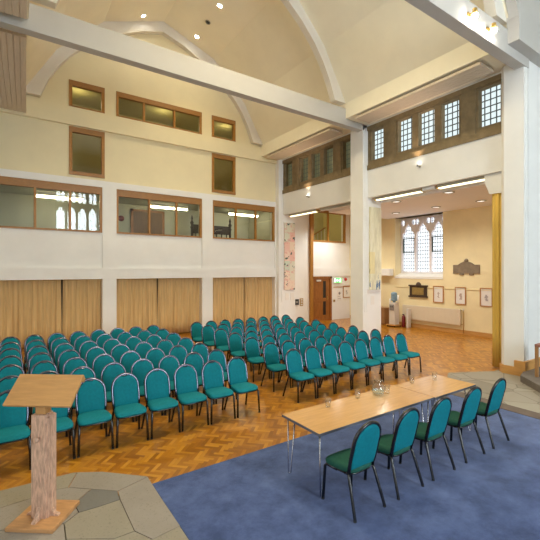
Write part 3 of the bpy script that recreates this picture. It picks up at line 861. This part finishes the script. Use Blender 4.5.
MB().tube([(.055, 0, .19), (.10, 0, .185), (.125, 0, .14), (.115, 0, .10), (.088, 0, .09)], .008, 8).build('handle', M['tumbler'], j)

# ------------------------------------------------------------------ lectern
def cam_pt(u, d, z=0):
    r = u/FPX
    return (d*(math.sin(YAW)+math.cos(YAW)*r), d*(math.cos(YAW)-math.sin(YAW)*r), z)
LX, LY, _ = cam_pt(-226.5, 3.83)
t = thing('lectern', 'wooden lectern with sloping oak top on the stone slabs', 'lectern', (LX, LY, .006), -YAW-math.radians(3))
b = MB(); b.box(-.235, .235, -.22, .25, 0, .038, .006); b.build('base', M['lectbase'], t)
b = MB(); b.box(-.08, .062, -.07, .06, .035, 1.06, .004); b.box(-.06, .084, -.055, .08, .035, 1.03, .004); b.box(.062, .09, -.02, .05, .035, 1.05, .004)
b.build('post', M['lectpost'], t)
br = [(0, 0), (.095, 0), (.09, .015), (.05, .03), (.025, .065), (.012, .11), (0, .12)]
for sx in (-1, 1): MB().prism([(sx*(.07+u), .038+v) for u, v in br], -.02, .02, 'Y').build('bracket', M['lectpost'], t)
for sy in (-1, 1): MB().prism([(sy*(.065+u), .038+v) for u, v in br], -.02, .02, 'X').build('bracket', M['lectpost'], t)
b = MB(); b.box(-.05, .05, -.05, .05, 1.06, 1.17, .005); b.build('neck', M['lect'], t)
o = MB().lathe([(0, -.06), (.018, -.06), (.028, -.045), (.024, -.03), (.012, -.02), (.012, 0)], (.0, -.07, .83), 14, 'Y').build('knob', M['lectpost'], t)
b = MB(); b.box(-.340, .340, -.172, .172, -.014, .014, .004); b.box(-.30, .340, .12, .165, -.05, -.014, .004)
o = b.build('reading_top', M['lect'], t, (.012, .0, 1.285), (math.radians(44), 0, 0))

# ------------------------------------------------------------------ light fittings under the lintel
def fitting(y0, y1, z, label, X=10.36, lit=True):
    t = thing('fluorescent_fitting', label, 'light', (X, (y0+y1)/2, z), 0, 'fluorescent fittings under the lintels')
    h = (y1-y0)/2
    MB().box(-.08, .12, -h, h, .02, .10).build('housing', M['metalgrey'], t)
    MB().box(-.065, .06, -h+.03, h-.03, -.012, .019, .006).build('tube', M['tube' if lit else 'plastic'], t)
    MB().box(-.08, .12, -h-.02, -h, -.01, .10).build('end_cap', M['brass'], t); MB().box(-.08, .12, h, h+.02, -.01, .10).build('end_cap', M['brass'], t)
fitting(6.95, 8.72, 4.88, 'lit strip fitting under the lintel, next to the white middle pier')
fitting(4.62, 6.44, 4.88, 'lit strip fitting under the lintel, next to the gold drape')
fitting(11.75, 13.55, 4.88, 'lit strip fitting under the far lintel, over the pink hanging')
fitting(9.75, 11.5, 4.88, 'unlit grey strip fitting under the far lintel, near the middle pier', lit=False)

# wall uplights on the lintels
def wall_lamp(y, z, label):
    t = thing('wall_spotlight', label, 'light', (10.15, y, z), 0, 'small lintel spotlights')
    b = MB(); b.lathe([(.0, -.03), (.03, -.03), (.035, 0)], (0, 0, 0), 12, 'X'); b.tube([(-.02, 0, 0), (-.07, .02, .0)], .008, 6); b.build('bracket', M['metalgrey'], t)
    MB().lathe([(.0, 0), (.02, 0), (.03, .04), (.03, .06), (.026, .06), (.014, .02)], (-.085, .03, -.01), 12).build('lamp_shade', M['chrome'], t)
    MB().lathe([(0, .05), (.022, .053), (.024, .06), (0, .07)], (-.085, .03, -.01), 12).build('bulb', M['lamp'], t)
    l = bpy.data.lights.new('uplight', 'SPOT'); l.energy = 40; l.spot_size = math.radians(100); l.spot_blend = .9; l.color = (1, .72, .5); l.shadow_soft_size = .04
    o = bpy.data.objects.new('uplight', l); COL.objects.link(o); o.location = (10.0, y+.04, z+.12); o.rotation_euler = (math.radians(180), math.radians(-12), 0)
wall_lamp(6.9, 5.6, 'small bright spotlight on the lintel above the aisle opening')
wall_lamp(12.03, 5.5, 'small bright spotlight on the lintel above the pink hanging')

# ceiling downlights
def ceil_z(x): 
    return 11.72-abs(x-CX)*.76/2.06
def downlight(x, y, label, lit=True, power=0, real=True):
    sl = math.atan(.76/2.06)*(1 if x > CX else -1)
    z = ceil_z(x)
    t = thing('downlight', label, 'light', (x, y, z-.012), 0, 'roof downlights'); t.rotation_euler = (0, sl, 0)
    MB().lathe([(.07, .01), (.09, .005), (.1, -.01), (.075, -.02), (.07, .0)], n=20).build('bezel', M['white' if lit else 'metalgrey'], t)
    MB().lathe([(0, -.012), (.068, -.010), (.07, .004), (0, .006)], n=20).build('lamp_lens', M['lamp' if lit else 'blackbox'], t)
    if power:
        l = bpy.data.lights.new('downlight_beam', 'SPOT'); l.energy = power; l.spot_size = math.radians(120); l.spot_blend = 1; l.color = (1, .83, .52); l.shadow_soft_size = .08
        o = bpy.data.objects.new('downlight_beam', l); COL.objects.link(o); o.location = (x, y, z-.06)
PWR = 540
downlight(5.82, 13.41, 'bright roof downlight nearest the gable, just above the tie beam', True, PWR*.12)
downlight(5.78, 11.43, 'bright roof downlight at the top edge, beyond the tie beam', True, PWR)
downlight(5.80, 12.42, 'dark unlit ring fitting in the roof slope between two lit ones', False)
downlight(3.85, 13.5, 'bright roof downlight on the left slope beyond the tie beam', True, PWR*.12)
for y in (7.4, 5.4):
    for x in (5.80, 3.62):
        l = bpy.data.lights.new('downlight_beam', 'SPOT'); l.energy = PWR; l.spot_size = math.radians(120); l.spot_blend = 1; l.color = (1, .83, .52); l.shadow_soft_size = .08
        o = bpy.data.objects.new('downlight_beam', l); COL.objects.link(o); o.location = (x, y, ceil_z(x)-.06)

# spotlights on the near tie beam
def beam_spot(x, z, label, power):
    t = thing('beam_spotlight', label, 'light', (x, 3.98, z), 0, 'spotlights on the near beam')
    b = MB(); b.box(-.05, .05, -.03, 0, -.03, .03, .005); b.tube([(0, -.02, 0), (0, -.09, -.01)], .012, 8); b.build('bracket', M['brass'], t)
    b = MB(); b.lathe([(.03, .06), (.045, .05), (.05, -.06), (.045, -.06), (.04, 0)], (0, -.13, 0), 16); b.build('lamp_shade', M['brass'], t)
    MB().lathe([(0, -.14), (.035, -.13), (.058, -.095), (.055, -.065), (0, -.05)], (0, -.13, 0), 16).build('bulb', M['lamp_spot'], t)
    l = bpy.data.lights.new('beam_lamp', 'POINT'); l.energy = power; l.color = (1, .9, .76); l.shadow_soft_size = .06
    o = bpy.data.objects.new('beam_lamp', l); COL.objects.link(o); o.location = (x, 3.72, z-.1)
beam_spot(7.42, 7.50, 'glaring spotlight on the near beam, further from the pier', .9)
beam_spot(8.16, 7.48, 'glaring spotlight on the near beam, closer to the pier', .9)
for x in (6.4, 2.0): 
    l = bpy.data.lights.new('beam_lamp', 'POINT'); l.energy = 1.5; l.color = (1, .9, .76); l.shadow_soft_size = .06
    o = bpy.data.objects.new('beam_lamp', l); COL.objects.link(o); o.location = (x, 3.72, 7.5)

# aisle recessed lights
for x, y, l in ((11.0, 6.5, 'round recessed light in the aisle ceiling, nearest the strip fittings'), (13.2, 8.3, 'brighter round recessed light in the aisle ceiling before the window'), (13.3, 6.7, 'round recessed light in the aisle ceiling, nearest the gold drape'),
                (11.0, 8.4, 'round recessed light in the aisle ceiling, nearest the middle pier'), (13.2, 10.1, 'round recessed light in the aisle ceiling, deepest beside the window')):
    t = thing('recessed_light', l, 'light', (x, y, 4.855), 0, 'aisle recessed lights')
    MB().lathe([(.12, .014), (.17, .01), (.175, -.005), (.13, -.012), (.12, .0)], n=20).build('bezel', M['metalgrey'], t)
    MB().lathe([(0, -.004), (.118, -.004), (.12, .01), (0, .012)], n=20).build('lamp_lens', M['lamp_dim'], t)
def area(name, loc, rot, sx, sy, e, col):
    l = bpy.data.lights.new(name, 'AREA'); l.shape = 'RECTANGLE'; l.size = sx; l.size_y = sy; l.energy = e; l.color = col
    o = bpy.data.objects.new(name, l); COL.objects.link(o); o.location = loc; o.rotation_euler = rot; return o
for x, y in ((12.3, 7.4), (12.3, 10.0), (12.6, 12.9)):
    l = bpy.data.lights.new('aisle_lamp', 'SPOT'); l.energy = 215; l.spot_size = math.radians(160); l.spot_blend = 1; l.color = (1, .97, .90); l.shadow_soft_size = .1
    o = bpy.data.objects.new('aisle_lamp', l); COL.objects.link(o); o.location = (x, y, 4.8)
# gallery and stair lamps (rooms behind the glass)
for x, y in ((2.1, 16.0), (5.4, 16.0), (8.4, 16.0)):
    l = bpy.data.lights.new('gallery_lamp', 'POINT'); l.energy = 9; l.color = (1, .86, .5); l.shadow_soft_size = .1
    o = bpy.data.objects.new('gallery_lamp', l); COL.objects.link(o); o.location = (x, y, 8.9)
l = bpy.data.lights.new('stair_lamp', 'POINT'); l.energy = 40; l.color = (1, .86, .55); l.shadow_soft_size = .1
o = bpy.data.objects.new('stair_lamp', l); COL.objects.link(o); o.location = (12.5, 15.2, 6.1)
for x, y in ((4.1, 15.6), (4.9, 16.3)):
    pass

# ------------------------------------------------------------------ hangings, plates, signs
t = thing('wall_hanging', 'tall pink and pale green patchwork hanging beside the far opening', 'artwork', (10.50, 13.85, 1.60))
MB().box(-.30, .30, -.05, -.012, 0, 3.04, .004).build('canvas', M['art_pink'], t)
b = MB(); b.box(-.32, .32, -.04, -.002, 3.0, 3.06); b.build('batten', M['white'], t)
o = MB().box(-.1, .1, -.008, 0, 0, .32).build('caption_card', M['paper'], None, (10.38, 13.849, 1.13)); tag(o, 'pale caption card below the pink hanging, nearer the corner', 'card', 'caption cards')
o = MB().box(-.1, .1, -.008, 0, 0, .32).build('caption_card', M['paper'], None, (10.68, 13.849, 1.13)); tag(o, 'pale caption card below the pink hanging, nearer the sockets', 'card', 'caption cards')
t = thing('wall_hanging', 'tall pale abstract canvas with yellow and blue on the middle pier', 'artwork', (10.50, 8.93, 1.82))
MB().box(-.29, .29, -.07, -.012, 0, 2.85, .005).build('canvas', M['art_yellow'], t)
MB().box(-.27, .27, -.03, -.001, .05, 2.8).build('stretcher', M['frame_oak'], t)
o = MB().box(-.09, .09, -.008, 0, 0, .3).build('caption_card', M['paper'], None, (10.4, 8.929, 1.3)); tag(o, 'pale caption card below the abstract canvas on the middle pier', 'card')
# end-wall plates
t = thing('power_socket', 'black wall box on the cream wall left of the oak door post', 'socket', (11.06, YB-.001, 1.0))
MB().box(-.13, .13, -.06, 0, -.13, .13, .008).build('box', M['blackbox'], t); MB().box(-.07, .07, -.07, -.06, -.05, .05, .004).build('cover', M['greyplastic'], t)
t = thing('light_switch', 'tall brass switch plate beside the black wall box', 'switch', (11.38, YB-.001, .98))
MB().box(-.1, .1, -.012, 0, -.18, .18, .004).build('plate', M['brass'], t)
for z in (-.11, 0, .11): MB().box(-.06, .06, -.025, -.012, z-.035, z+.035, .004).build('rocker', M['plastic'], t)
t = thing('exit_sign', 'lit green and white exit sign beside the oak door', 'sign', (13.68, YB-.001, 1.98))
MB().box(-.27, .27, -.08, 0, -.13, .13, .008).build('case', M['white'], t)
b = MB(); b.box(-.25, .25, -.086, -.081, -.115, .115); b.build('panel', M['exit_g'], t)
b = MB(); b.box(-.24, -.16, -.09, -.0865, -.09, .09); b.prism([(-.12, 0), (-.04, .07), (-.04, .025), (.04, .025), (.04, -.025), (-.04, -.025), (-.04, -.07)], -.09, -.0865, 'Y')
b.lathe([(0, -.0035), (.022, -.0035), (.022, 0)], (.16, -.0865, .075), 12, 'Y'); b.prism([(.12, .045), (.19, .05), (.21, 0), (.17, -.01), (.22, -.09), (.18, -.09), (.14, -.03), (.10, -.09), (.07, -.08), (.12, 0)], -.09, -.0865, 'Y')
b.build('pictogram', M['exit_w'], t)
o = MB().lathe([(0, -.07), (.05, -.07), (.085, -.03), (.09, 0)], (0, 0, 0), 16, 'Y').build('alarm_sounder', M['red'], None, (14.3, YB-.001, 2.02)); tag(o, 'small red alarm sounder right of the exit sign', 'alarm')
t = thing('notice', 'small white paper notice on the wall right of the oak door', 'notice', (13.85, YB-.001, 1.25))
MB().box(-.14, .14, -.006, 0, -.32, .2).build('sheet', M['paper'], t)
b = MB(); b.lathe([(0, -.002), (.07, -.002), (.07, 0)], (.02, -.0065, .07), 16, 'Y'); b.box(-.1, .08, -.008, -.0065, -.1, -.085); b.box(-.1, .11, -.008, -.0065, -.22, -.2); b.build('print', M['ink'], t)
t = thing('call_point', 'small brass plate on the wall close to the oak door', 'plate', (13.5, YB-.001, .95))
MB().box(-.06, .06, -.02, 0, -.06, .06, .008).build('plate', M['brass'], t); MB().lathe([(0, -.03), (.02, -.03), (.025, -.02)], (0, 0, 0), 12, 'Y').build('button', M['plaque_d'], t)
b = MB(); b.box(13.45, 14.6, YB-.02, YB-.001, 1.62, 1.65); struct(b.build('trim_17', M['frame_oak']))
# framed drawings
def framed(wx, h, axis, loc, label, m='brown_ink', grp='framed drawings'):
    t = thing('framed_drawing', label, 'picture', loc, 0, grp)
    P = (lambda a0, a1, d0, d1, z0, z1: (d0, d1, a0, a1, z0, z1)) if axis == 'Y' else (lambda a0, a1, d0, d1, z0, z1: (a0, a1, d0, d1, z0, z1))
    f = .035
    b = MB()
    for q in ((-wx/2, -wx/2+f, 0, h), (wx/2-f, wx/2, 0, h), (-wx/2+f, wx/2-f, 0, f), (-wx/2+f, wx/2-f, h-f, h)): b.box(*P(q[0], q[1], -.035, 0, q[2], q[3]))
    b.build('picture_frame', M['frame_oak'], t)
    b = MB(); b.box(*P(-wx/2+f, wx/2-f, -.015, -.002, f, h-f)); b.build('mount', M['paper'], t)
    b = MB()
    for k in range(7):
        a0 = random.uniform(-.07, -.01); a1 = random.uniform(.01, .07); z = h*.3+k*h*.05
        b.box(*P(a0, a1, -.018, -.0155, z, z+h*.035))
    b.build('drawing', M[m], t)
framed(.46, .69, 'Y', (14.599, 9.06, 1.15), 'oak framed drawing on the aisle wall, directly right of the bronze plaque')
framed(.44, .69, 'Y', (14.599, 8.13, 1.14), 'oak framed drawing on the aisle wall, below the grey winged plaque')
framed(.46, .69, 'Y', (14.599, 7.15, 1.14), 'oak framed drawing on the aisle wall, partly behind the gold drape', 'ink')
framed(.55, .62, 'X', (14.38, YB-.001, 1.07), 'pale wood framed print beside the middle pier, right of the notice', 'ink')
# plaques
t = thing('memorial_plaque', 'dark bronze memorial plaque with gilded plate below the aisle window', 'plaque', (14.598, 10.0, 1.32))
b = MB(); b.box(-.04, 0, -.42, .42, .04, .50, .004); b.box(-.07, 0, -.46, .46, 0, .06, .006); b.box(-.07, 0, -.46, .46, .47, .53, .006)
b.box(-.06, -.04, -.4, -.34, .06, .47); b.box(-.06, -.04, .34, .4, .06, .47); b.lathe([(0, -.05), (.1, -.05), (.13, 0)], (0, 0, .53), 16, 'X'); b.build('surround', M['plaque_d'], t)
b = MB(); b.box(-.055, -.039, -.28, .28, .11, .42, .003); b.build('inscription_plate', M['plaque_g'], t)
t = thing('memorial_plaque', 'grey stone winged memorial plaque high on the aisle wall', 'plaque', (14.598, 7.9, 2.33))
b = MB(); b.box(-.04, 0, -.52, .52, .03, .37, .004); b.prism([(-.32, .37), (.32, .37), (.2, .45), (.07, .5), (-.07, .5), (-.2, .45)], -.045, 0, 'X'); b.build('slab', M['slate'], t)
b = MB(); b.lathe([(0, -.07), (.055, -.07), (.075, -.03), (.075, 0)], (0, 0, .53), 16, 'X'); b.build('finial', M['slate'], t)
for y in (-.2, .18): MB().box(-.05, 0, y-.08, y+.08, -.03, .03, .005).build('corbel', M['slate'], t)
# radiator
t = thing('radiator', 'long cream panel radiator on the aisle wall below the plaques', 'radiator', (14.59, 9.4, .30))
b = MB(); b.box(-.12, -.03, -1.32, 1.32, .04, .66, .012); 
for k in range(44): b.box(-.125, -.119, -1.28+k*.0585, -1.28+k*.0585+.03, .08, .62)
b.build('panel', M['rad'], t)
b = MB(); b.tube([(-.07, -1.32, .62), (-.07, -1.42, .62), (-.07, -1.42, -.26)], .012, 8); b.tube([(-.07, -1.32, .08), (-.07, -1.42, .08)], .012, 8); b.build('pipe', M['brass'], t)
b = MB(); b.lathe([(.0, -.03), (.025, -.03), (.03, .03), (.02, .06), (0, .065)], (-.07, -1.42, .63), 12); b.build('valve', M['plastic'], t)
b = MB(); b.box(-.03, 0, -1.0, -.95, .1, .6); b.box(-.03, 0, .95, 1.0, .1, .6); b.build('bracket', M['rad'], t)
# water cooler on its trolley
t = thing('water_cooler', 'white water cooler with blue bottle on a small wooden trolley', 'water cooler', (14.06, 10.85, 0))
b = MB(); b.box(-.26, .26, -.24, .24, .06, .1, .006); b.build('trolley', M['plinth'], t)
for sx in (-.2, .2):
    for sy in (-.18, .18): MB().lathe([(0, -.015), (.03, -.015), (.03, .015), (0, .015)], (sx, sy, .03), 12, 'Y').build('caster', M['rubber'], t)
b = MB(); b.box(-.15, .15, -.16, .16, .1, 1.06, .02); b.build('cabinet', M['plastic'], t)
b = MB(); b.box(-.17, -.149, -.12, .12, .72, .98, .006); b.build('tap_recess', M['greyplastic'], t)
for sy in (-.05, .05): MB().tube([(-.17, sy, .92), (-.2, sy, .91), (-.2, sy, .86)], .012, 8).build('tap', M['blackbox'], t)
MB().lathe([(.05, 1.06), (.06, 1.1), (.13, 1.15), (.135, 1.2), (.128, 1.25), (.135, 1.3), (.128, 1.36), (.135, 1.42), (.12, 1.5), (0, 1.53)], n=20).build('bottle', M['bottle'], t)
MB().lathe([(.035, .98), (.035, 1.4), (0, 1.4)], (0, -.21, 0), 12).build('cup_tube', M['white'], t)
MB().lathe([(.035, .92), (.035, 1.22), (0, 1.22)], (0, .21, 0), 12).build('cup_tube', M['white'], t)
t = thing('fire_extinguisher', 'dark red fire extinguisher beside the water cooler', 'extinguisher', (14.25, 10.5, 0))
MB().lathe([(.07, 0), (.075, .02), (.075, .42), (.05, .49), (.025, .5), (.025, .54), (0, .54)], n=16).build('cylinder', M['maroon'], t)
b = MB(); b.box(-.08, .03, -.015, .015, .54, .565); b.tube([(.02, 0, .55), (.1, 0, .45), (.1, 0, .2)], .01, 6); b.build('hose', M['rubber'], t)
o = MB().box(-.1, .1, -.05, .05, 0, .82, .01).build('white_bin', M['plastic'], None, (14.30, 10.28, 0)); tag(o, 'narrow upright white box between extinguisher and radiator', 'box')
# oak cupboard by the aisle wall
t = thing('cupboard', 'low oak cupboard behind the middle pier, left of the water cooler', 'cupboard', (14.3, 12.05, 0))
b = MB(); b.box(-.25, .25, -.7, .7, .06, .74, .005); b.box(-.22, .22, -.66, .66, 0, .06); b.build('body', M['cupboard'], t)
b = MB(); b.box(-.28, .26, -.73, .73, .74, .775, .005); b.build('top', M['cupboard'], t)
for s in (-1, 1):
    dd = MB().box(-.27, -.251, s*.35-.33, s*.35+.33, .09, .72, .004).build('door', M['cupboard'], t)
    MB().lathe([(0, -.03), (.015, -.03), (.01, 0)], (-.27, s*.06, .5), 10, 'X').build('knob', M['brass'], dd)
# gold drapes
def drape(y0, y1, X, z1, label, pel):
    t = thing('gold_drape', label, 'curtain', (X, (y0+y1)/2, 0), 0, 'gold drapes at the openings')
    b = MB(); n = 44; h = (y1-y0)/2; loops = []
    for j in range(6):
        L = []
        for i in range(n):
            a = 2*PI*i/n
            r = 1+.22*math.sin(a*9+j*.15)
            L.append((.10*math.cos(a)*r, h*.85*math.sin(a)*r, .03+(z1-.03)*j/5))
        loops.append(L)
    b.loft(loops); b.build('fabric', M['gold'], t)
    if pel:
        b = MB(); b.prism([(-h-.02, z1-.12), (h+.02, z1-.12), (h+.02, z1+.22), (-h-.3, z1+.22), (-h-.3, z1+.12)], -.13, .13, 'X'); 
        b.build('pelmet', M['white'], t)
drape(4.64, 4.90, 10.32, 4.55, 'gold curtain drawn back at the near pier, full height', False)
MBp = MB(); MBp.prism([(4.56, 4.45), (4.92, 4.45), (5.05, 4.78), (5.05, 4.97), (4.56, 4.97)], 10.2, 10.48, 'X')
struct(MBp.build('trim_18', M['wall']))
# little junction box between the two fittings
o = MB().box(-.08, .08, -.2, .2, 0, .1, .01).build('junction_box', M['white'], None, (10.36, 6.72, 4.875)); tag(o, 'small white box between the two near strip fittings', 'box')
# communion rail end at the right edge of the picture
t = thing('rail_post', 'reddish wooden rail end on the stone step at the right edge', 'rail', (9.58, 3.62, .15))
b = MB(); b.box(-.03, .03, -.03, .03, 0, .66, .006); b.build('post', M['cupboard'], t)
b = MB(); b.box(.06, .30, -.12, -.04, 0, .72, .01); b.build('end_panel', M['pinkwood'], t)
b = MB(); b.box(-.04, .30, -.09, .03, .66, .72, .01); b.build('rail', M['pinkwood'], t)

# ------------------------------------------------------------------ world and exposure
wd = bpy.data.worlds.new('world'); SC.world = wd; wd.use_nodes = True
wd.node_tree.nodes['Background'].inputs[0].default_value = (.75, .82, 1, 1); wd.node_tree.nodes['Background'].inputs[1].default_value = .6
vs = SC.view_settings
vs.view_transform = 'Standard'; vs.look = 'None'; vs.gamma = 1; vs.use_curve_mapping = False
vs.exposure = 0.30
SC.cycles.max_bounces = 10; SC.cycles.diffuse_bounces = 6; SC.cycles.transparent_max_bounces = 32
SC.cycles.use_denoising = True
SC.cycles.sample_clamp_indirect = 6
